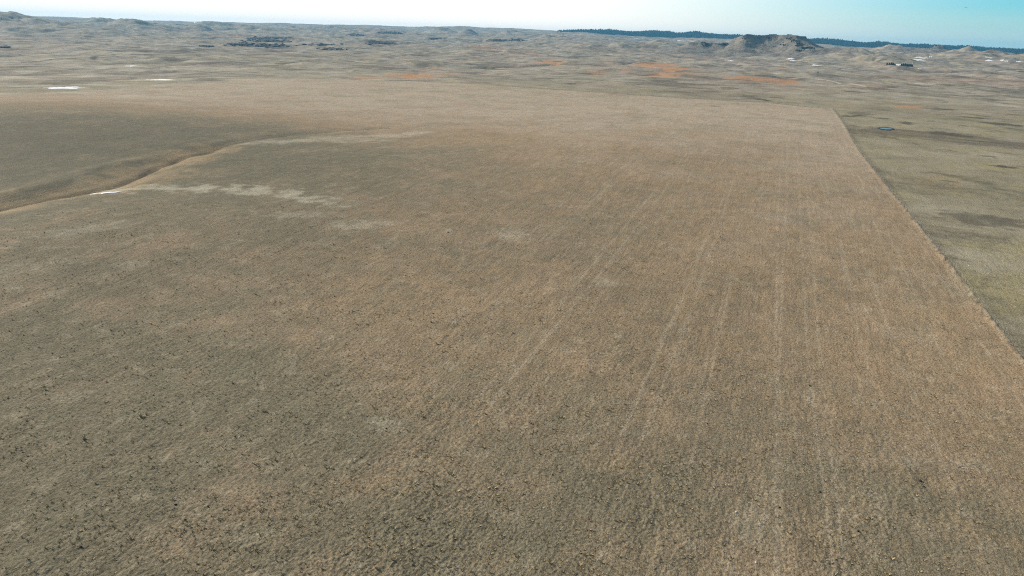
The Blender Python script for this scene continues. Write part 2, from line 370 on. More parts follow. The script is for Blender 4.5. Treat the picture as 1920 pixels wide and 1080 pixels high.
pale = np.maximum(pale, _md * sst(.28, .5, fbm(X / 110, Y / 110, 110, 5)) * .35)
pale = np.maximum(pale, sst(-.28, -.42, AZ) * sst(650, 760, RR) * (1 - sst(1300, 2200, RR)) * sst(.10, .4, fbm(X / 60, Y / 60, 117, 5)) * .6)
dark = np.maximum(dark, sst(-.2, -.4, AZ) * sst(760, 900, RR) * (1 - sst(1100, 1700, RR)) * sst(.12, .4, fbm(X / 70, Y / 70, 118, 5)) * .5)
# pale gravelly crest, alkali ground, washed soil
dp, _, tp = polyd(X, Y, PALE); m = dp < 30
pale[m] = np.maximum(pale[m], np.clip(1.1 - dp[m] / 7.5 + 2.4 * fbm(X[m] / 7, Y[m] / 7, 95, 4) - .1, 0, 1) * .55)
dp, _, tp = polyd(X, Y, PALE2); m = dp < 40
pale[m] = np.maximum(pale[m], np.clip(1.0 - dp[m] / 9 + 1.5 * fbm(X[m] / 14, Y[m] / 14, 96, 3), 0, 1) * .45)
for b in ((1135, 530, 26, 14, .3), (715, 795, 30, 10, .3), (245, 495, 30, 8, .25), (960, 440, 40, 18, .3), (1620, 580, 12, 4, .3), (130, 745, 40, 10, .15), (660, 425, 60, 10, .35), (110, 161, 100, 3, .6), (40, 160, 60, 2, .7), (300, 150, 60, 2.5, .7), (60, 123, 80, 1.6, .6),
          (250, 124, 20, 2, .8), (340, 128, 26, 1.5, .5), (220, 130, 40, 1.2, .3), (700, 149, 60, 1.5, .5), (1410, 970, 40, 60, .18), (900, 345, 16, 5, .2), (1750, 120, 60, 8, .1), (410, 145, 40, 1.5, .4), (840, 433, 10, 4, .2), (560, 402, 60, 8, .3), (690, 418, 70, 9, .3), (150, 430, 120, 14, .18), (60, 500, 80, 20, .15), (650, 262, 90, 8, .3)):
    blob(pale, *b[:4], amp=(b[4] if len(b) > 4 else 1), rag=.9)
# straw coloured grass in the gully and draws
d1, _, t1 = polyd(X, Y, GUL1); m = d1 < 40
tan[m] = .75 * np.clip(1.2 - d1[m] / 15 + 1.3 * fbm(X[m] / 12, Y[m] / 12, 97, 3), 0, 1)
for b in ((300, 330, 70, 12, .5), (250, 352, 60, 6, .6), (370, 300, 40, 6, .6), (600, 262, 40, 6, .4), (900, 265, 90, 12, .3), (980, 345, 120, 22, .3), (1280, 560, 40, 40, .4), (1770, 590, 50, 25, .5), (1830, 690, 60, 30, .3), (1280, 250, 120, 10, .3),
          (660, 480, 90, 18, .3), (1150, 870, 90, 30, .3), (730, 910, 60, 30, .3), (1850, 1000, 90, 16, .35), (1740, 900, 60, 14, .35), (1750, 340, 60, 20, .35)):
    blob(tan, *b[:4], amp=(b[4] if len(b) > 4 else 1), rag=.9)
# dark side of the gully bottom
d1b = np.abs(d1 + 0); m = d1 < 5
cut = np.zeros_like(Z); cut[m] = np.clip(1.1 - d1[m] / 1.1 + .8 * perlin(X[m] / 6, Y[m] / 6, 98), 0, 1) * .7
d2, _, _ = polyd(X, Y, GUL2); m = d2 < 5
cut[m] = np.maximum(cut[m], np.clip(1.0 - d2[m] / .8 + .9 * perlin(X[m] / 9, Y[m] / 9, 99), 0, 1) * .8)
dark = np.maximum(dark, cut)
fence_shade = np.where(ins, 0, np.exp(-((fen_d - 1.6) / 1.7) ** 2))
dark = np.maximum(dark, fence_shade * .28 * np.clip(.8 + perlin(X / 9, Y / 9, 100), 0, 1))  # shadow of the tall fence grass, painted as a darker strip
pale = np.maximum(pale, np.where(ins, np.exp(-(fen_d / .9) ** 2), 0) * .35 * np.clip(.7 + 1.2 * perlin(X / 7, Y / 7, 101), 0, 1))
dark = np.maximum(dark, np.where(farw & (far_t < .32), np.exp(-((far_d) / 3.0) ** 2) * .6 * np.clip(.7 + perlin(X / 15, Y / 15, 102), 0, 1), 0))
forest = sst(R_FOOT - 60, R_FOOT + 60, RR + 60 * fbm(X / 200, Y / 200, 103, 3)) * sst(az_of(1040), az_of(1110), AZ)
# wheel tracks along the drill rows
track = np.zeros_like(Z)
for uu, ww, v0, v1, am in ((7.4, .35, 60, 900, 1), (9.3, .3, 60, 900, .8), (15, .3, 60, 500, .9), (16.9, .3, 60, 420, .8), (25.2, .35, 200, 900, 1), (27.1, .35, 200, 900, .9), (-13, .4, 100, 700, .8), (-15, .4, 100, 700, .8),
                        (-39, .4, 100, 420, .9), (-41.3, .4, 100, 420, .8), (40, .4, 150, 800, .7), (42, .4, 150, 800, .7), (-60, .4, 200, 700, .6), (-62, .4, 200, 700, .6), (33, .4, 100, 300, .7), (52, .3, 120, 300, .8), (54, .3, 120, 260, .8), (-4, .3, 90, 200, .7)) + tuple((u_, .2, 90 + 200 * abs(math.sin(u_)), 400 + 500 * abs(math.cos(u_ * 3)), .45) for u_ in np.arange(-70, 60, 5.3)):
    ud = np.abs(ur - uu - .8 * np.sin(vr / 90 + uu)); m = (ud < 3) & (vr > v0) & (vr < v1)
    wd = np.maximum(ww, cell[m] * .7)
    track[m] = np.maximum(track[m], am * np.exp(-(ud[m] / wd) ** 2) * (ww / wd) ** .4 * np.clip(.7 + .8 * perlin(ur[m] / 6, vr[m] / 40, 104), 0, 1))

def nt(name):
    m = bpy.data.materials.new(name); m.use_nodes = True; n, l = m.node_tree.nodes, m.node_tree.links
    return m, n, l, n['Principled BSDF']
def noise(n, l, vec, scale, det=4, rough=.55, dist=0.):
    t = n.new('ShaderNodeTexNoise'); t.inputs['Scale'].default_value = scale; t.inputs['Detail'].default_value = det
    t.inputs['Roughness'].default_value = rough; t.inputs['Distortion'].default_value = dist
    l.new(vec, t.inputs['Vector']); return t.outputs['Fac']
def ramp(n, l, fac, stops):
    r_ = n.new('ShaderNodeValToRGB'); e = r_.color_ramp.elements
    e[0].position, e[0].color = stops[0][0], (*stops[0][1], 1); e[1].position, e[1].color = stops[-1][0], (*stops[-1][1], 1)
    for p, c in stops[1:-1]:
        q = e.new(p); q.color = (*c, 1)
    l.new(fac, r_.inputs[0]); return r_.outputs[0]
def mix(n, l, fac, a, b, blend='MIX'):
    m_ = n.new('ShaderNodeMix'); m_.data_type = 'RGBA'; m_.blend_type = blend
    for sk, v in ((m_.inputs[0], fac), (m_.inputs[6], a), (m_.inputs[7], b)):
        if isinstance(v, (int, float)): sk.default_value = v
        elif isinstance(v, tuple): sk.default_value = (*v, 1)
        else: l.new(v, sk)
    return m_.outputs[2]
def attr(n, name):
    a = n.new('ShaderNodeAttribute'); a.attribute_name = name; return a.outputs['Fac']
def grey(n, l, fac, lo, hi, f0=.3, f1=.7):
    m_ = n.new('ShaderNodeMapRange'); l.new(fac, m_.inputs[0])
    for i, v in enumerate((f0, f1, lo, hi)): m_.inputs[i + 1].default_value = v
    return m_.outputs[0]
def scalecol(n, l, col, fac):
    v = n.new('ShaderNodeVectorMath'); v.operation = 'SCALE'; l.new(col, v.inputs[0]); l.new(fac, v.inputs['Scale']); return v.outputs[0]

# prairie ground
mg, n, l, B = nt('prairie_ground')
geo = n.new('ShaderNodeNewGeometry'); P_ = geo.outputs['Position']
rotm = n.new('ShaderNodeMapping'); rotm.vector_type = 'POINT'; rotm.inputs['Rotation'].default_value = (0, 0, A)
l.new(P_, rotm.inputs[0]); PR = rotm.outputs[0]                    # x across the rows, y along them
st = n.new('ShaderNodeMapping'); st.inputs['Scale'].default_value = (1, .16, 1); l.new(PR, st.inputs[0]); PS = st.outputs[0]
big = noise(n, l, P_, 1 / 75., 5, .6, .6); med = noise(n, l, P_, 1 / 22., 5, .6, .3); sm = noise(n, l, P_, 1 / 3.2, 5, .65)
fin = noise(n, l, P_, 2.6, 4, .7); rows = noise(n, l, PS, .9, 3, .6); rows2 = noise(n, l, PS, 1 / 5., 3, .6); hue = noise(n, l, P_, 1 / 40., 4, .6)
vfar = noise(n, l, P_, 1 / 420., 6, .62, .5)
fc = ramp(n, l, mathn(n, l, 'ADD', attr(n, 'dry_and_light'), grey(n, l, big, -.10, .10)), [(.0, (.172, .152, .102)), (.22, (.222, .180, .118)), (.5, (.280, .208, .130)), (.75, (.322, .254, .176)), (1., (.370, .308, .228))])
fc = mix(n, l, grey(n, l, hue, 0, .42, .50, .68), fc, (.185, .168, .112))            # greener drifts
fc = mix(n, l, grey(n, l, noise(n, l, P_, 1 / 9., 7, .72, .4), 0, .5, .50, .68), fc, (.168, .158, .105))
fc = mix(n, l, grey(n, l, med, 0, .5, .50, .70), fc, (.345, .252, .165))           # tawny stubble
fc = mix(n, l, grey(n, l, noise(n, l, P_, 1 / 5., 6, .7, .4), 0, .55, .54, .72), fc, (.38, .33, .24))   # worn pale spots
fc = mix(n, l, mathn(n, l, 'MULTIPLY', attr(n, 'slope_shade'), .8), fc, (.112, .106, .072))  # left slope's shade mixed in as a darker olive grass colour
m2 = noise(n, l, P_, 1 / 90., 8, .68, .6)
pc = ramp(n, l, mathn(n, l, 'MULTIPLY', mathn(n, l, 'ADD', med, m2), .5), [(.36, (.155, .142, .098)), (.45, (.220, .198, .134)), (.54, (.266, .238, .166)), (.66, (.315, .288, .212))])
pc = mix(n, l, grey(n, l, hue, 0, .6, .50, .66), pc, (.285, .248, .125))            # yellowed patches
pc = mix(n, l, mathn(n, l, 'MULTIPLY', attr(n, 'farm'), grey(n, l, m2, .25, .85, .40, .58)), pc, (.285, .252, .205))
pc = mix(n, l, mathn(n, l, 'MULTIPLY', attr(n, 'farm'), grey(n, l, vfar, .75, 0, .36, .52)), pc, (.265, .205, .155))
pc = mix(n, l, grey(n, l, noise(n, l, P_, 1 / 30., 5, .65, .8), .7, 0, .34, .43), pc, (.105, .098, .062))   # darker sedge flecks
pc = mix(n, l, grey(n, l, noise(n, l, P_, 1 / 140., 7, .72, .8), .75, 0, .36, .45), pc, (.110, .092, .070))
v1 = mathn(n, l, 'SUBTRACT', mathn(n, l, 'MULTIPLY', grey(n, l, noise(n, l, P_, 1 / 45., 8, .72, .5), .74, 1.30, .38, .62), grey(n, l, noise(n, l, P_, 1 / 190., 8, .72, .8), .80, 1.22, .38, .62)), 1.0)
pc = scalecol(n, l, pc, mathn(n, l, 'ADD', mathn(n, l, 'MULTIPLY', v1, mathn(n, l, 'MULTIPLY_ADD', attr(n, 'farm'), .75, .25)), 1.02))
base = mix(n, l, attr(n, 'field'), pc, fc)
base = mix(n, l, attr(n, 'tan'), base, (.300, .225, .132))
base = mix(n, l, attr(n, 'pale'), base, (.460, .430, .330))
base = mix(n, l, attr(n, 'orange'), base, (.400, .225, .115))
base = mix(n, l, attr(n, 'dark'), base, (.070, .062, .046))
base = mix(n, l, mathn(n, l, 'MULTIPLY', attr(n, 'track'), .5), base, (.390, .330, .240))
base = mix(n, l, attr(n, 'forest'), base, (.020, .035, .022))
k1 = grey(n, l, sm, .88, 1.12); k2 = grey(n, l, fin, .50, 1.45, .30, .68)
k3 = mathn(n, l, 'ADD', mathn(n, l, 'MULTIPLY', attr(n, 'field'), mathn(n, l, 'SUBTRACT', grey(n, l, rows, .92, 1.08), 1.0)), 1.0)
k4 = mathn(n, l, 'ADD', mathn(n, l, 'MULTIPLY', attr(n, 'field'), mathn(n, l, 'SUBTRACT', grey(n, l, rows2, .95, 1.05), 1.0)), 1.0)
kk = mathn(n, l, 'MULTIPLY', mathn(n, l, 'MULTIPLY', k1, k2), mathn(n, l, 'MULTIPLY', k3, k4))
base = scalecol(n, l, base, kk)
l.new(base, B.inputs['Base Color']); B.inputs['Roughness'].default_value = .95
B.inputs['Specular IOR Level'].default_value = .1
bsum = mathn(n, l, 'ADD', mathn(n, l, 'MULTIPLY', noise(n, l, P_, 2.0, 4, .7), .5), mathn(n, l, 'MULTIPLY', rows, .25))
bp = n.new('ShaderNodeBump'); bp.inputs['Strength'].default_value = 1.0; bp.inputs['Distance'].default_value = .6
l.new(bsum, bp.inputs['Height']); l.new(bp.outputs[0], B.inputs['Normal'])

dry_and_light = .08 + .42 * sst(70, 170, vr + 20) + .5 * sst(220, 620, vr) + .28 * fbm(X / 60, Y / 60, 111, 4) + .16 * fbm(X / 16, Y / 16, 115, 3)  # straw cover up the field, plus vignette and distance brightening put into colour
_q = flat(60, 300); dry_and_light = dry_and_light - 1.0 * np.exp(-.5 * (((X - _q[0]) / 120) ** 2 + ((Y - _q[1]) / 90) ** 2))  # shade of the left slope painted in by a darker tone
_q = flat(150, 620); dry_and_light = dry_and_light - .25 * np.exp(-.5 * (((X - _q[0]) / 50) ** 2 + ((Y - _q[1]) / 70) ** 2))
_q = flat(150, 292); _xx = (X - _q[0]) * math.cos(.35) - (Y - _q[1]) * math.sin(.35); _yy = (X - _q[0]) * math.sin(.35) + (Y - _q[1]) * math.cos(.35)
slope_shade = np.exp(-.5 * ((_xx / 95) ** 2 + (_yy / 62) ** 2)) * np.clip(.95 + .5 * fbm(X / 30, Y / 30, 119, 4), 0, 1)  # where the painted slope shade lies
slope_shade = np.where(farw & (RR > 500), slope_shade * .6, slope_shade)
def setattrs(o, d):
    for k, v in d.items():
        a = o.data.attributes.new(k, 'FLOAT', 'POINT'); a.data.foreach_set('value', np.ascontiguousarray(v, dtype=np.float32).ravel())
V = np.stack([X, Y, Z], -1).reshape(-1, 3)
g = mesh_np('ground', V, tri_idx(), mg); tag(g, 'rolling winter prairie with a tan drilled field in front', kind='structure')
setattrs(g, dict(field=field, tan=tan, pale=pale, orange=orange, dark=dark, dry_and_light=dry_and_light, slope_shade=slope_shade, farm=sst(650, 1300, RR), forest=forest, track=track))

# ------------------------------------------------------------------ simple materials
def simple(name, col, rough=.9, var=.35, scale=2., bump=.0):
    m, n, l, B = nt(name); tcn = n.new('ShaderNodeTexCoord')
    f = noise(n, l, tcn.outputs['Object'], scale, 4, .6)
    l.new(scalecol(n, l, mix(n, l, 0., tuple(col), tuple(col)), grey(n, l, f, 1 - var, 1 + var)), B.inputs['Base Color'])
    B.inputs['Roughness'].default_value = rough; B.inputs['Specular IOR Level'].default_value = .2
    if bump:
        b = n.new('ShaderNodeBump'); b.inputs['Distance'].default_value = bump; l.new(f, b.inputs['Height']); l.new(b.outputs[0], B.inputs['Normal'])
    return m
M_pine = simple('pine_needles', (.012, .030, .022), .9, .5, .06)
M_brush = simple('bare_brush', (.120, .100, .095), .95, .4, .1)
M_snow, n, l, B = nt('snow'); tcn = n.new('ShaderNodeTexCoord')
l.new(mix(n, l, grey(n, l, noise(n, l, tcn.outputs['Object'], .35, 6, .75), 1, 0, .36, .46), (.76, .78, .80), (.34, .30, .22)), B.inputs['Base Color']); B.inputs['Roughness'].default_value = .8
M_straw = simple('straw_tuft', (.330, .265, .155), .95, .35, .35)
M_olive = simple('olive_tuft', (.185, .160, .095), .95, .35, .35)
M_wood = simple('weathered_post', (.16, .14, .12), .9, .3, 3)
M_wire = simple('galvanised_wire', (.35, .36, .37), .5, .1, 3)
M_dstone = simple('dark_clod', (.030, .026, .022), .95, .3, 8)
M_pstone = simple('pale_stone', (.62, .60, .55), .9, .2, 8)
M_metal = simple('windmill_steel', (.20, .21, .22), .5, .2, 2)
M_track = simple('bare_track', (.40, .35, .26), .95, .25, .15)
M_mud = simple('wet_mud', (.035, .035, .030), .6, .3, .6)
M_feather = simple('dark_feathers', (.03, .03, .03), .8, .2, 4)
M_bark = simple('bark', (.07, .055, .045), .95, .3, 2)
M_water, n, l, B = nt('pond_water'); B.inputs['Base Color'].default_value = (.05, .08, .08, 1); B.inputs['Roughness'].default_value = .25; B.inputs['Specular IOR Level'].default_value = .45
tcn = n.new('ShaderNodeTexCoord'); b = n.new('ShaderNodeBump'); b.inputs['Distance'].default_value = .02; l.new(noise(n, l, tcn.outputs['Object'], 3, 3), b.inputs['Height']); l.new(b.outputs[0], B.inputs['Normal'])

# ------------------------------------------------------------------ mesa and butte
# rock and grass slopes
mm, n, l, B = nt('mesa_slope'); geo = n.new('ShaderNodeNewGeometry'); P_ = geo.outputs['Position']
a1 = noise(n, l, P_, 1 / 45., 6, .65, .5); a2 = noise(n, l, P_, 1 / 9., 5, .7)
c = ramp(n, l, a1, [(.3, (.14, .125, .105)), (.5, (.205, .182, .145)), (.7, (.275, .245, .190))])
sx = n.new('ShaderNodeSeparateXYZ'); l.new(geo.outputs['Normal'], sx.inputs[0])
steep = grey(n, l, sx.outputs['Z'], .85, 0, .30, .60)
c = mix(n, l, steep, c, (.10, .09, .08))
c = mix(n, l, grey(n, l, noise(n, l, P_, 1 / 22., 5, .7), .8, 0, .30, .40), c, (.035, .045, .032))
c = scalecol(n, l, c, grey(n, l, a2, .7, 1.3)); l.new(c, B.inputs['Base Color']); B.inputs['Roughness'].default_value = .95; B.inputs['Specular IOR Level'].default_value = .1
bp = n.new('ShaderNodeBump'); bp.inputs['Distance'].default_value = 5; bp.inputs['Strength'].default_value = .8; l.new(a2, bp.inputs['Height']); l.new(bp.outputs[0], B.inputs['Normal'])

MESH_PTS = {}
def mesa(name, label, pxc, dist, halfw_px, halfd, nx, ny, fn):
    p = pos(pxc, dist); a = az_of(pxc); W = halfw_px * dist / F
    u = np.linspace(-W, W, nx); v = np.linspace(-halfd, halfd, ny); UU, VV = np.meshgrid(u, v, indexing='ij')
    xw = p[0] + UU * math.cos(a) + VV * math.sin(a); yw = p[1] - UU * math.sin(a) + VV * math.cos(a)
    gz = ground(xw, yw); z = fn(UU, VV, xw, yw, gz)
    ed = np.minimum(np.minimum(UU + W, W - UU) / (W * .12), np.minimum(VV + halfd, halfd - VV) / (halfd * .15))
    z = gz - 4 + (z - gz + 4) * sst(0, 1, ed)
    i = np.arange(nx - 1)[:, None]; j = np.arange(ny - 1)[None, :]
    f = np.stack([i * ny + j, (i + 1) * ny + j, (i + 1) * ny + j + 1, i * ny + j + 1], -1).reshape(-1, 4)
    o = mesh_np(name, np.stack([xw, yw, z], -1).reshape(-1, 3), f, mm); tag(o, label, kind='structure'); MESH_PTS[name] = np.stack([xw, yw, z], -1).reshape(-1, 3); return o
DM = 3500.
def prof(px):   # cap height by column
    pts = [(1384, 70), (1392, 66.5), (1401, 62.5), (1409, 63.5), (1418, 65.5), (1434, 63.8), (1460, 63.8), (1479, 64.6), (1484, 66)]
    return np.interp(px, [q[0] for q in pts], [z_at(q[0], q[1], DM) for q in pts])
def mesa_fn(U_, V_, xw, yw, gz):
    px = 1415 + U_ / DM * F
    k = DM / F
    a0, a1_ = (1398 - 1415) * k, (1478 - 1415) * k
    ax = np.clip(U_, a0, a1_)
    nz = fbm(xw / 90, yw / 90, 201, 4); nz2 = fbm(xw / 30, yw / 30, 205, 3)
    d = np.hypot(U_ - ax, (V_ - 10 - 25 * np.sin(ax / 45.)) * 1.0) - 40 - 24 * nz
    top = prof(px) + .6 * nz2
    cliff = 10 * sst(0, 6 + 5 * nz2, d) 
    dd = np.maximum(d - 5, 0)
    th = np.arctan2(V_ + 1e-3, U_ - ax * .8); spur = 1 + .34 * perlin(np.cos(th) * 2.2 + dd / 600, np.sin(th) * 2.2, 207) + .10 * perlin(xw / 55, yw / 55, 209)
    rightk = 1 - .15 * sst(a1_ - 60, a1_ + 60, U_)
    hh = top - cliff - gz
    talus = hh * np.exp(-dd / (112 * spur * rightk)) - 3
    z1 = gz + np.maximum(talus, -4) + 2.5 * nz2 * sst(0, 20, dd) * np.exp(-dd / 200)
    # lower bench on the left
    b0, b1 = (1318 - 1415) * k, (1362 - 1415) * k; bx = np.clip(U_, b0, b1)
    d2 = np.hypot(U_ - bx, V_ + 60) - 22 - 22 * nz
    zt = z_at(1340, 79.0, DM - 60)
    z2 = gz - 3 + (zt - gz) * (np.exp(-np.maximum(d2, 0) / (95 * spur))) - 4 * sst(0, 8, d2) * (d2 < 60)
    # small foreground knob, right
    d3 = np.hypot((U_ - (1498 - 1415) * k) / 1.5, V_ + 170)
    z3 = gz - 2 + 19 * np.exp(-(d3 / 42) ** 2)
    return np.maximum(np.maximum(z1, z2), z3)
mesa('mesa', 'flat topped rocky mesa rising from the prairie on the right horizon', 1415, DM, 165, 420, 360, 240, mesa_fn)
DB = 5200.
def butte_fn(U_, V_, xw, yw, gz):
    k = DB / F; nz = fbm(xw / 70, yw / 70, 211, 4)
    px = 1757 + U_ / k
    d = np.hypot(np.maximum(np.abs(U_ - 2 * k) - 5 * k, 0), V_) - 6 - 14 * nz
    zt = z_at(1757, 83.5, DB)
    z1 = np.where(d < 0, zt, zt - 15 * sst(0, 10, d)); 
    w_ = 125 - 45 * sst(-60, 60, U_)
    z1 = gz - 3 + (z1 - gz) * np.exp(-np.maximum(d - 8, 0) / w_)
    return z1 + 2 * nz
mesa('butte', 'small cone shaped butte with a rock cap right of the mesa', 1757, DB, 75, 330, 200, 120, butte_fn)

# ------------------------------------------------------------------ trees, woods and brush
def unit_conifer(n=6):
    v = [(0, 0, 1.0)]; f = []
    for (z, r_) in ((.62, .16), (.55, .24), (.28, .30), (.15, .36)):
        for k in range(n): an = 2 * math.pi * k / n + z * 3; v.append((math.cos(an) * r_, math.sin(an) * r_, z))
    for k in range(n): f.append((0, 1 + k, 1 + (k + 1) % n))
    for j in range(3):
        for k in range(n):
            a, b, c_, d = 1 + j * n + k, 1 + j * n + (k + 1) % n, 1 + (j + 1) * n + (k + 1) % n, 1 + (j + 1) * n + k
            f += [(a, d, c_), (a, c_, b)]
    return np.array(v), np.array(f)
def unit_clump():
    import bmesh
    bm = bmesh.new(); bmesh.ops.create_icosphere(bm, subdivisions=1, radius=.5); 
    v = np.array([x.co[:] for x in bm.verts]); f = np.array([[q.index for q in p.verts] for p in bm.faces]); bm.free()
    return v, f
def scatter(name, unit, xyz, hs, ws, mat, jit=.25, smooth=False, parent=None):
    uv, uf = unit; n = len(xyz); nv = len(uv)
    if n == 0: return None
    an = rng.uniform(0, 2 * np.pi, n); c_, s_ = np.cos(an), np.sin(an)
    J = 1 + jit * rng.standard_normal((n, nv))
    vx = uv[None, :, 0] * J; vy = uv[None, :, 1] * J; vz = uv[None, :, 2] * (1 + .5 * (J - 1))
    X_ = (vx * c_[:, None] - vy * s_[:, None]) * ws[:, None] + xyz[:, 0:1]
    Y_ = (vx * s_[:, None] + vy * c_[:, None]) * ws[:, None] + xyz[:, 1:2]
    Z_ = vz * hs[:, None] + xyz[:, 2:3]
    V_ = np.stack([X_, Y_, Z_], -1).reshape(-1, 3)
    F_ = (uf[None] + (np.arange(n) * nv)[:, None, None]).reshape(-1, uf.shape[1])
    return mesh_np(name, V_, F_, mat, parent, smooth)
con, clump = unit_conifer(), unit_clump()
nT = 19000
a_ = rng.uniform(az_of(1045), az_of(2120), nT); r_ = R_FOOT - 60 + 1200 * rng.uniform(0, 1, nT) ** 1.0
keep = (rng.uniform(0, 1, nT) < sst(az_of(1045), az_of(1180), a_) * .9 + .1) & (r_ > R_FOOT + 90 * fbm(a_ * 60, a_ * 0 + 3.3, 301, 3))
gapn = fbm(a_ * 9000 / 260, r_ / 260, 305, 3); keep &= gapn > -.5
a_, r_ = a_[keep], r_[keep]
tx, ty = r_ * np.sin(a_), r_ * np.cos(a_); tz = ground(tx, ty)
hs = rng.uniform(11, 21, len(tx)) * (1 + 1.1 * fbm(tx / 240, ty / 240, 306, 3)).clip(.5, 2); ws = hs * rng.uniform(.75, 1.25, len(tx))
o = scatter('pine_forest', con, np.stack([tx, ty, tz - 1], -1), hs, ws, M_pine, .12)
tag(o, 'dark blue green pine forest covering the far ridge along the right horizon', kind='stuff')

# dark thickets of leafless brush, each a mass of its own
THK = [('dark leafless thicket along the creek bottom, largest of the far left brush', [(515, 71, 32, 2), (500, 77, 36, 2.5), (505, 86, 36, 3.5), (448, 83, 24, 3), (472, 73, 10, 1.5)], 900),
       ('long thin dark thicket right of the large creek thicket', [(607, 84, 26, 1.8), (620, 92, 20, 1.6)], 260),
       ('small dark thicket under the skyline with a ragged top', [(730, 61, 18, 1.8)], 220),
       ('narrow brush line below the skyline left of the ragged topped thicket', [(665, 66, 13, 1.2)], 120),
       ('faint brush strip on the slope above the red grass', [(715, 82, 26, 1.2)], 120),
       ('dark brush patch in the hollow left of the forest edge', [(945, 76, 24, 1.8), (968, 75, 9, 2)], 220),
       ('short dark brush streak in the far centre left', [(816, 72, 14, 1)], 80),
       ('small dark brush clump at the far left edge below the hills', [(6, 89, 9, 1.5)], 60),
       ('little brush clump in the draw left of the large creek thicket', [(390, 87, 12, 1.5)], 70)]
for lab, bl, cnt in THK:
    pts = []
    for (px, py, hw, hh) in bl:
        for k in range(max(14, int(cnt * .5 / len(bl)))):
            q, s_ = random.gauss(0, .6), random.gauss(0, .5)
            if abs(q) > 1.6 or abs(s_) > 1.3 or perlin(q * 3.1 + hw, s_ * 2.3 + px, 700) < -.12: continue
            pts.append(at(px + q * hw, py + s_ * hh))
    pts = np.array(pts); pts = pts[np.hypot(pts[:, 0], pts[:, 1]) < 8500]
    h_ = rng.uniform(2.5, 6, len(pts)); w_ = rng.uniform(6, 16, len(pts))
    tag(scatter('brush_thicket', clump, pts + [0, 0, 1], h_, w_, M_brush, .25), lab, kind='stuff')
def project(P):
    Q = P - np.array([0, 0, CAM_Z]); x_, y_, z_ = Q @ _r, Q @ _u, Q @ _fwd
    return 960 + F * x_ / z_, 540 - F * y_ / z_
def shrubs(src, label, ells):
    P = MESH_PTS[src]; px, py = project(P); P = P[:, :]; out = []
    c0 = P.mean(0); front = (P[:, 0] - c0[0]) * math.sin(math.atan2(c0[0], c0[1])) + (P[:, 1] - c0[1]) * math.cos(math.atan2(c0[0], c0[1])) < 25
    for (ex, ey, a_, b_, dn) in ells:
        q = ((px - ex) / a_) ** 2 + ((py - ey) / b_) ** 2; k = front & (q < 1) & (rng.uniform(0, 1, len(px)) < dn * (1.2 - q))
        out.append(P[k])
    out = np.concatenate(out); out = out + np.concatenate([rng.normal(0, 1.2, (len(out), 2)), np.full((len(out), 1), .8)], 1)
    tag(scatter('juniper_scrub', clump, out, rng.uniform(2.5, 5.5, len(out)), rng.uniform(3, 6.5, len(out)), M_pine, .25), label, kind='stuff')
shrubs('mesa', 'dark juniper scrub on the slopes and under the cap rock of the mesa', [(1480, 70, 7, 5, .5), (1487, 76, 8, 4, .35), (1500, 84, 12, 3, .3), (1516, 90, 16, 2.5, .3), (1449, 67, 10, 2.2, .6), (1440, 71.5, 6, 1.2, .4), (1393, 69, 4, 2, .5), (1396, 72.5, 4, 1, .5), (1418, 70, 9, 5, .10),
        (1318, 80.5, 6, 1.2, .5), (1324, 84, 8, 3.5, .35), (1358, 83, 10, 2.5, .25), (1470, 84, 4, 1.2, .5), (1500, 95, 10, 2, .3), (1430, 85, 50, 8, .02)])
shrubs('butte', 'dark juniper scrub under the cap rock of the small butte', [(1758, 85, 7, 1.5, .5), (1772, 90, 14, 3, .25), (1745, 90, 20, 4, .03)])

# shelterbelt: single evergreens in a row beside a snowdrift
def conifer_tree(p, h, label):
    root = empty('evergreen_tree', p); tag(root, label, 'tree', 'evergreens of the far shelterbelt')
    t = MB(); t.tube((0, 0, -.5), (0, 0, h * .35), h * .035, h * .02, 6); t.build('trunk', M_bark, root)
    nv = []; nf = []
    for k in range(60):
        zf = random.uniform(.12, .98); rad = (1 - zf ** 2) * .42 * h + .15; an = random.uniform(0, 6.283); q = random.uniform(.4, 1) * rad
        nv.append((q * math.cos(an), q * math.sin(an), zf * h))
    nv = np.array(nv); s_ = scatter('crown', clump, nv, np.full(60, h * .2), np.full(60, h * .32), M_pine, .3, parent=root)
    return root
BELT = [(1663, 121.5, 6), (1667, 122, 7), (1671, 122, 8), (1674, 122.5, 8), (1677.5, 123, 6), (1690, 123.5, 6), (1693, 124, 8), (1696.5, 124, 8), (1700, 124.5, 8), (1703.5, 124.5, 8), (1707, 125, 8), (1710, 125, 7)]
BL = ['leftmost evergreen of the far shelterbelt', 'second evergreen from the left end of the shelterbelt', 'third evergreen from the left end of the shelterbelt', 'fourth evergreen from the left, standing near the drift', 'evergreen just left of the snow gap in the shelterbelt',
      'evergreen just right of the snow gap in the shelterbelt', 'second evergreen right of the snow gap in the shelterbelt', 'third evergreen right of the snow gap in the shelterbelt', 'fourth evergreen right of the snow gap in the shelterbelt', 'third evergreen from the right end of the shelterbelt', 'second evergreen from the right end of the shelterbelt', 'rightmost evergreen of the far shelterbelt beside the pale lane']
for (px, py, h), lb in zip(BELT, BL):
    p = at(px, py); conifer_tree((p[0], p[1], p[2]), h, lb)

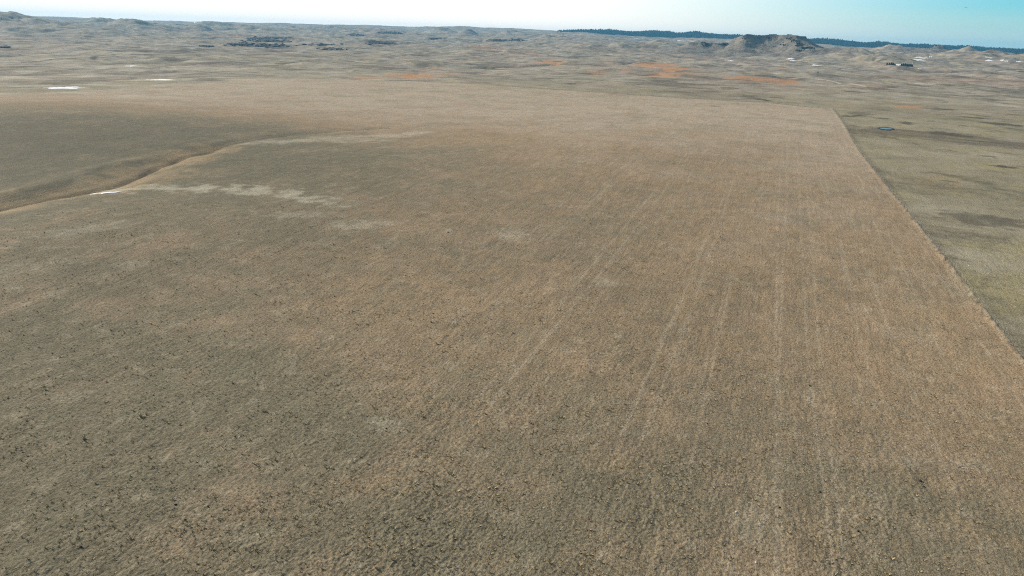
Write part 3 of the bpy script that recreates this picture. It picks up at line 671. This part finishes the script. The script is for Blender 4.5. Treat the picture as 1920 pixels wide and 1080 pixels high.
# ------------------------------------------------------------------ snow left in hollows
def drape(name, cx, cy, wid, dep, rotz, mat, lift=.12, dome=.3, rag=.5, seed=1, nr=10, na=40, parent=None):
    """a thin irregular sheet lying on the ground"""
    v = [(cx, cy)]; 
    an = np.linspace(0, 2 * np.pi, na, endpoint=False)
    rad = 1 + rag * 2 * fbm(np.cos(an) * 1.6 + seed * 7.3, np.sin(an) * 1.6, 401 + seed, 3); rad = np.clip(rad, .25, 2)
    c_, s_ = math.cos(rotz), math.sin(rotz); R = []; 
    xs, ys, hs_ = [cx], [cy], [dome]
    for j in range(1, nr + 1):
        t = j / nr; ex = np.cos(an) * rad * t * wid; ey = np.sin(an) * rad * t * dep
        xs += list(cx + ex * c_ + ey * s_); ys += list(cy - ex * s_ + ey * c_); hs_ += [dome * (1 - t * t) if j < nr else -lift - .25] * na
    xs, ys = np.array(xs), np.array(ys); z = ground(xs, ys) + lift + np.array(hs_)
    f = [(0, 1 + k, 1 + (k + 1) % na, 1 + (k + 1) % na) for k in range(na)]
    me = bpy.data.meshes.new(name); fs = [(0, 1 + k, 1 + (k + 1) % na) for k in range(na)]
    for j in range(nr - 1):
        for k in range(na):
            a, b = 1 + j * na + k, 1 + j * na + (k + 1) % na; fs.append((a, a + na, b + na, b))
    me.from_pydata(list(zip(xs, ys, z)), [], fs); me.update(); me.materials.append(mat)
    me.polygons.foreach_set('use_smooth', [True] * len(me.polygons))
    o = bpy.data.objects.new(name, me); COL.objects.link(o); return o
SNOW = [((122, 164.8), 25, 2.6, 'large white snowdrift past the left end of the field, brightest on the left', .10), ((302, 149.5), 17, 1.0, 'long narrow snowdrift beyond the far left field edge', -.12), 
        ((247, 124), 6, .8, 'small snow patch on the plain below the twin left hills', 0), ((200, 362), 9, 3.4, 'small white snow patch in the gully inside the field', -.35),
        ((367, 42.5), 3, .9, 'tiny snow spot high on the far left skyline ridge', 0), ((1194, 72.5), 3, 1, 'left one of two tiny snow spots below the forest', 0), ((1204, 71.8), 4, .9, 'right one of two tiny snow spots below the forest', 0),
        ((1274, 76.5), 4, 1.2, 'snow spot on the ridge left of the mesa', 0), ((1297, 78.5), 3, .9, 'tiny snow spot just left of the mesa bench', 0), ((1285, 98.8), 8, 1.0, 'thin snow streak in front of the mesa bench', 0), ((1368, 113), 7, 1.3, 'crooked snow streak in the draw in front of the mesa', -.3),
        ((1483, 110.2), 5, 1.2, 'upper one of two snow patches in front of the mesa', 0), ((1489, 114), 6, 2.0, 'lower and larger one of two snow patches in front of the mesa', .2), ((1532, 122.8), 8, .9, 'faint snow streak behind the windmill', 0),
        ((1575, 93.8), 14, 1.3, 'wide white snowdrift right behind the mesa foot', 0), ((1718, 112.6), 9, 1.0, 'white snow strip above the pale lane', 0), ((1722, 108.3), 6, .9, 'snow strip on the slope above the lane, behind the strip above it', 0), ((1734, 109), 4, .9, 'snow strip on the slope, third from the left', -.1),
        ((1745, 107.4), 3, .9, 'smallest snow spot at the right end of the slope strips', 0), ((1683, 123.2), 6, 1.5, 'snowdrift lying in the gap of the shelterbelt', .1), ((1726, 128.8), 2, 1.0, 'tiny white snow spot right of the shelterbelt', 0),
        ((1854, 108), 4, .9, 'upper left snow spot on the far right slope', 0), ((1856, 113.8), 5, 1.3, 'largest snow spot on the far right slope', 0), ((1880, 113.3), 2.5, 1.0, 'round snow spot in the middle of the far right slope', 0), ((1887, 115), 2.5, .9, 'snow spot just right of the round middle one', 0), ((1912, 115.8), 3, .9, 'snow spot by the right picture edge', 0)]
for k, ((px, py), hw, hh, lb, rt) in enumerate(SNOW):
    c = at(px, py); d = math.hypot(c[0], c[1]); a = math.atan2(c[0], c[1])
    q0, q1 = at(px, py - hh), at(px, py + hh); dep = .5 * abs(math.hypot(q0[0], q0[1]) - math.hypot(q1[0], q1[1]))
    dep = min(max(dep * .8, .8), hw * d / F * .9 + 3, d * (.016 if d > 400 else .03))
    sheet = drape('snow_patch', c[0], c[1], hw * d / F, dep, a + rt * (3 if d < 500 else 1), M_snow, lift=.1 + d * .00015, dome=.10 + d * .00008, rag=.8 if d > 500 else .35, seed=k)
    tag(sheet, lb, 'snow patch', 'snow patches left in hollows')

# ------------------------------------------------------------------ pond, lane
c = at(1661, 241.5)
sh = drape('pond_shore', c[0], c[1], 6.4, 12, math.atan2(c[0], c[1]), M_mud, lift=.10, dome=.05, rag=.1, seed=3)
tag(sh, 'dark mud shore around the small pond', kind='structure')
pz = float(ground(c[0], c[1])) + .3
V_ = []; na = 48
an = np.linspace(0, 2 * np.pi, na, endpoint=False); a = math.atan2(c[0], c[1]); ex, ey = 4.3 * np.cos(an), 6.0 * np.sin(an) - 2.0
wob = 1 + .06 * np.sin(3 * an + 1); ex, ey = ex * wob, ey * wob
me = bpy.data.meshes.new('pond'); me.from_pydata([(c[0] + p * math.cos(a) + q * math.sin(a), c[1] - p * math.sin(a) + q * math.cos(a), pz) for p, q in zip(ex, ey)], [], [tuple(range(na))[::-1]]); me.materials.append(M_water)
po = bpy.data.objects.new('pond', me); COL.objects.link(po); tag(po, 'small pale blue pond in the pasture right of the field', kind='structure')
if me.polygons[0].normal.z < 0: me.flip_normals()

def ribbon(name, pts, wd, mat, lift=.12):
    P = np.array([at(*p)[:2] for p in pts]); seg = np.hypot(*np.diff(P, axis=0).T); s_ = np.concatenate([[0], np.cumsum(seg)])
    t = np.arange(0, s_[-1], 6.0); xs, ys = np.interp(t, s_, P[:, 0]), np.interp(t, s_, P[:, 1])
    k = np.ones(9) / 9
    xs = np.convolve(np.pad(xs, 4, 'edge'), k, 'valid'); ys = np.convolve(np.pad(ys, 4, 'edge'), k, 'valid')
    tx_, ty_ = np.gradient(xs), np.gradient(ys); L = np.hypot(tx_, ty_); nx, ny = -ty_ / L, tx_ / L
    off = np.linspace(-1, 1, 5); w_ = wd * (1 + .35 * perlin(t / 25, t * 0, 501))
    VX = xs[:, None] + nx[:, None] * off[None] * w_[:, None]; VY = ys[:, None] + ny[:, None] * off[None] * w_[:, None]
    VZ = ground(VX, VY) + lift - .3 * (np.abs(off[None]) > .9)
    n_ = len(t); i = np.arange(n_ - 1)[:, None]; j = np.arange(4)[None]
    f = np.stack([i * 5 + j, (i + 1) * 5 + j, (i + 1) * 5 + j + 1, i * 5 + j + 1], -1).reshape(-1, 4)
    return mesh_np(name, np.stack([VX, VY, VZ], -1).reshape(-1, 3), f, mat)
tag(ribbon('dirt_track', [(1522, 147), (1545, 150), (1580, 157), (1620, 162), (1665, 166), (1740, 172)], 3.0, M_track, .35), 'pale dirt track leading away from the windmill', kind='structure')
tag(ribbon('farm_lane', [(1713, 125), (1711, 119), (1712, 114.5)], 3.0, M_track, .5), 'short pale lane beside the shelterbelt', kind='structure')

# ------------------------------------------------------------------ windmill and tank
p = at(1532, 145); wm = empty('windmill', tuple(p)); tag(wm, 'small dark steel windmill on a lattice tower at the head of the pale track', 'windmill')
hT = 9.0
for sx_, sy_ in ((1, 1), (1, -1), (-1, 1), (-1, -1)):
    t = MB(); t.tube((sx_ * 1.3, sy_ * 1.3, -.3), (sx_ * .15, sy_ * .15, hT), .10, .07, 5); t.build('leg', M_metal, wm)
t = MB()
for z in (1.8, 3.8, 5.6, 7.2):
    q = 1.3 + (.15 - 1.3) * z / hT
    cs = [(q, q, z), (q, -q, z), (-q, -q, z), (-q, q, z)]
    for k in range(4): t.tube(cs[k], cs[(k + 1) % 4], .04, .04, 4)
    for k in range(4):
        z2 = z - 1.7; q2 = 1.3 + (.15 - 1.3) * z2 / hT; c2 = [(q2, q2, z2), (q2, -q2, z2), (-q2, -q2, z2), (-q2, q2, z2)]
        t.tube(cs[k], c2[(k + 1) % 4], .03, .03, 4)
t.build('brace', M_metal, wm)
t = MB()
for k in range(18):
    an = 2 * math.pi * k / 18; e = Vector((math.cos(an), 0, math.sin(an))); s_ = Vector((-math.sin(an), 0, math.cos(an)))
    t.slab([e * .5 + s_ * -.08, e * 1.5 + s_ * -.22 + Vector((0, -.1, 0)), e * 1.5 + s_ * .2 + Vector((0, .1, 0)), e * .5 + s_ * .08], (0, .02, 0))
wh = t.build('wheel', M_metal, wm); wh.location = (0, -.5, hT + .4)
t = MB(); t.tube((0, -.7, 0), (0, 1.6, 0), .06, .05, 6); t.slab([(0, 1.3, -.35), (0, 2.8, -.6), (0, 2.8, .6), (0, 1.3, .35)], (.03, 0, 0)); tv = t.build('tail_vane', M_metal, wm); tv.location = (0, 0, hT + .4)
q = at(1525, 146.5); tk = empty('stock_tank', tuple(q)); tag(tk, 'low round grey stock tank standing left of the windmill', 'stock tank')
t = MB(); t.lathe([(3.0, -.2), (3.05, .65), (2.9, .65), (2.9, .1)], 24); t.build('rim', M_metal, tk, True)
t = MB(); t.poly([(2.9 * math.cos(k * math.pi / 12), 2.9 * math.sin(k * math.pi / 12), .5) for k in range(24)]); t.build('water_surface', M_water, tk)

# ------------------------------------------------------------------ fences
def fence(label, pts, step, hp=1.35, limit=100, start=0.):
    P = np.array(pts); seg = np.hypot(*np.diff(P, axis=0).T); s_ = np.concatenate([[0], np.cumsum(seg)])
    t = start + np.arange(limit) * step; t = t[t < s_[-1]]
    xs, ys = np.interp(t, s_, P[:, 0]), np.interp(t, s_, P[:, 1]); zs = ground(xs, ys)
    root = empty('wire_fence', (xs[0], ys[0], zs[0])); tag(root, label, 'fence', 'wire fences round the drilled field')
    mb = MB(); mb.tube((0, 0, -.4), (0, 0, hp), .075, .065, 6); first = mb.build('post', M_wood, root)
    for k in range(len(t)):
        o_ = first if k == 0 else first.copy()
        if k: COL.objects.link(o_); o_.parent = root
        o_.location = (xs[k] - xs[0], ys[k] - ys[0], zs[k] - zs[0]); o_.rotation_euler = (random.gauss(0, .04), random.gauss(0, .04), random.random() * 6)
        o_.scale = (1, 1, random.uniform(.92, 1.08)) if k else (1.5, 1.5, 1.15)
    wv = MB()
    for h_ in (.4, .75, 1.1, ):
        for k in range(len(t) - 1):
            a_ = Vector((xs[k] - xs[0], ys[k] - ys[0], zs[k] - zs[0] + h_)); b_ = Vector((xs[k + 1] - xs[0], ys[k + 1] - ys[0], zs[k + 1] - zs[0] + h_)); wv.tube(a_, b_, .006, .006, 3)
    wv.build('wire', M_wire, root); return root
fence('long wire fence on posts between the tan field and the right hand pasture', FENCE, 6.9)
fence('wire fence along the far edge of the field, left of the corner', FARB[:4], 7.5, limit=70, start=7.5)

# ------------------------------------------------------------------ loose stones, clods, tufts
def rock(name, px, py, s, mat, label, grp, flat_=.6):
    p = at(px, py); v, f = clump; v = v * (1 + .22 * rng.standard_normal((len(v), 1))); v = v * [s, s * random.uniform(.7, 1.3), s * flat_]
    o_ = mesh_np(name, v, f, mat, None, True); o_.location = (p[0], p[1], p[2] + s * flat_ * .25); o_.rotation_euler = (0, 0, random.random() * 6)
    sub = o_.modifiers.new('Subdivision', 'SUBSURF'); sub.levels = sub.render_levels = 1
    tag(o_, label, 'rock' if 'stone' in name else 'clod', grp)
for px, py, s, lb in ((329, 947, .42, 'upper one of the two close black clods at lower left'), (347, 976, .5, 'lower and larger one of the two close black clods at lower left'), (390, 951, .36, 'black clod right of the close pair at lower left'), (152, 1027, .55, 'black clod nearest the bottom left corner'),
                     (724, 804, .36, 'black clod on the pale bare patch left of centre'), (1036, 891, .45, 'lone black clod in the lower middle of the field'), (1518, 724, .42, 'black clod farthest up the lower right field, between wheel tracks'), (1649, 750, .34, 'upper one of two small clods at the right'), (1634, 760, .32, 'lower one of two small clods at the right'),
                     (1326, 794, .36, 'small black clod beside the middle wheel tracks'), (1538, 923, .5, 'round black clod in the lower right field beside a straw track'), (1725, 903, .6, 'largest clod, long and dark, on the yellow grass at lower right'), (1732, 913, .3, 'small clod just below the long dark one at lower right'), (1462, 952, .45, 'dark clod in the rough green patch at lower right'),
                     (1609, 997, .45, 'dark clod nearest the bottom edge at right'), (840, 436, .75, 'black clod beside a pale soil spot in the upper middle field'), (1244, 514, .5, 'left one of a level pair of clods in mid field'), (1270, 513, .5, 'right one of a level pair of clods in mid field')):
    rock('soil_clod', px, py, s, M_dstone, lb, 'dark clods scattered on the field')
for px, py, s, lb in ((1007, 723, .28, 'small white stone in the centre of the field'), (872, 731, .24, 'small white stone left of the centre one'), (1214, 800, .34, 'white stone right of centre, low in the field'), (1380, 961, .3, 'white stone at lower right among green tufts'), (1417, 1055, .3, 'white stone nearest the bottom edge'), (1627, 587, .3, 'tiny white stone high in the field at right'), (1817, 499, .7, 'white stone at the foot of the long fence')):
    rock('pale_stone', px, py, s, M_pstone, lb, 'white stones on the field')

def unit_tuft():
    v = []; f = []
    for k in range(7):
        an = 2 * math.pi * k / 7 + .3 * (k % 2); le = .35 + .25 * ((k * 37) % 5) / 5; wd = .09
        dx, dy = math.cos(an), math.sin(an); i = len(v)
        v += [(-dy * wd + dx * .06, dx * wd + dy * .06, -.15), (dy * wd + dx * .06, -dx * wd + dy * .06, -.15), (dx * le + dy * .05, dy * le, .75 + .25 * ((k * 13) % 4) / 4), ]
        f.append((i, i + 1, i + 2))
    return np.array(v), np.array(f)
def tufts(name, label, cnt, unit, mat, seed, thr, h0, h1, w0, w1):
    a_ = rng.uniform(math.radians(-47), math.radians(47), cnt); r_ = 52 * np.exp(rng.uniform(0, 1, cnt) * math.log(260 / 52))
    x_, y_ = r_ * np.sin(a_), r_ * np.cos(a_); nn = fbm(x_ / 14, y_ / 14, seed, 4)
    k = nn > thr + .25 * rng.standard_normal(cnt); x_, y_ = x_[k], y_[k]
    z_ = ground(x_, y_); s_ = np.exp(.35 * rng.standard_normal(len(x_)))
    o_ = scatter(name, unit, np.stack([x_, y_, z_], -1), rng.uniform(h0, h1, len(x_)) * s_, rng.uniform(w0, w1, len(x_)) * s_, mat, .2)
    tag(o_, label, kind='stuff')
tufts('straw_grass', 'low straw coloured bunch grass over the near field', 45000, unit_tuft(), M_straw, 601, .05, .10, .22, .25, .5)
tufts('olive_grass', 'low olive green tufts over the near field', 24000, unit_tuft(), M_olive, 611, .12, .07, .15, .22, .45)

# ------------------------------------------------------------------ bird
d = ray(1811, 14); d = d / np.linalg.norm(d); p = Vector((0, 0, CAM_Z)) + Vector(d) * 430
bd = empty('bird', p, 1.2); tag(bd, 'dark bird gliding alone high in the blue sky', 'bird'); bd.rotation_euler = (.1, .15, 1.2)
t = MB(); ring = [(-.30, .01), (-.24, .05), (-.1, .085), (.06, .09), (.18, .06), (.24, .05), (.29, .04), (.34, .008)]
t.lathe([(r0, z0) for z0, r0 in ring], 10); bo = t.build('body', M_feather, bd, True); bo.rotation_euler = (0, math.pi / 2, 0)
for s_ in (1, -1):
    t = MB(); t.slab([(.12, s_ * .05, .02), (.15, s_ * .35, .10), (.05, s_ * .72, .06), (-.08, s_ * .75, .05), (-.06, s_ * .4, .08), (-.12, s_ * .05, .02)], (0, 0, .015)); t.build('wing', M_feather, bd)
t = MB(); t.slab([(-.25, .03, 0), (-.48, .10, 0), (-.5, -.10, 0), (-.25, -.03, 0)], (0, 0, .012)); t.build('tail', M_feather, bd)

# ------------------------------------------------------------------ haze
zb, zt_ = float(Z.min()) - 1 - 4, float(Z.max()) + 22; hb = 11900.
v = [(x, y, z) for z in (zb, zt_) for x, y in ((-hb, -hb), (hb, -hb), (hb, hb), (-hb, hb))]
me = bpy.data.meshes.new('haze'); me.from_pydata(v, [], [(3, 2, 1, 0), (4, 5, 6, 7), (0, 1, 5, 4), (1, 2, 6, 5), (2, 3, 7, 6), (3, 0, 4, 7)]); me.update()
mh = bpy.data.materials.new('haze'); mh.use_nodes = True; n, l = mh.node_tree.nodes, mh.node_tree.links; n.clear()
oo = n.new('ShaderNodeOutputMaterial'); pv = n.new('ShaderNodeVolumePrincipled'); pv.inputs['Density'].default_value = 5e-5; pv.inputs['Color'].default_value = (.20, .62, 1.0, 1); pv.inputs['Anisotropy'].default_value = .2
l.new(pv.outputs[0], oo.inputs['Volume']); me.materials.append(mh)
ho = bpy.data.objects.new('haze', me); COL.objects.link(ho); tag(ho, 'pale blue air haze over the distant prairie', kind='stuff')
print('GROUND', NR, NA, 'zmax', float(Z.max()), 'zmin', float(Z.min()))
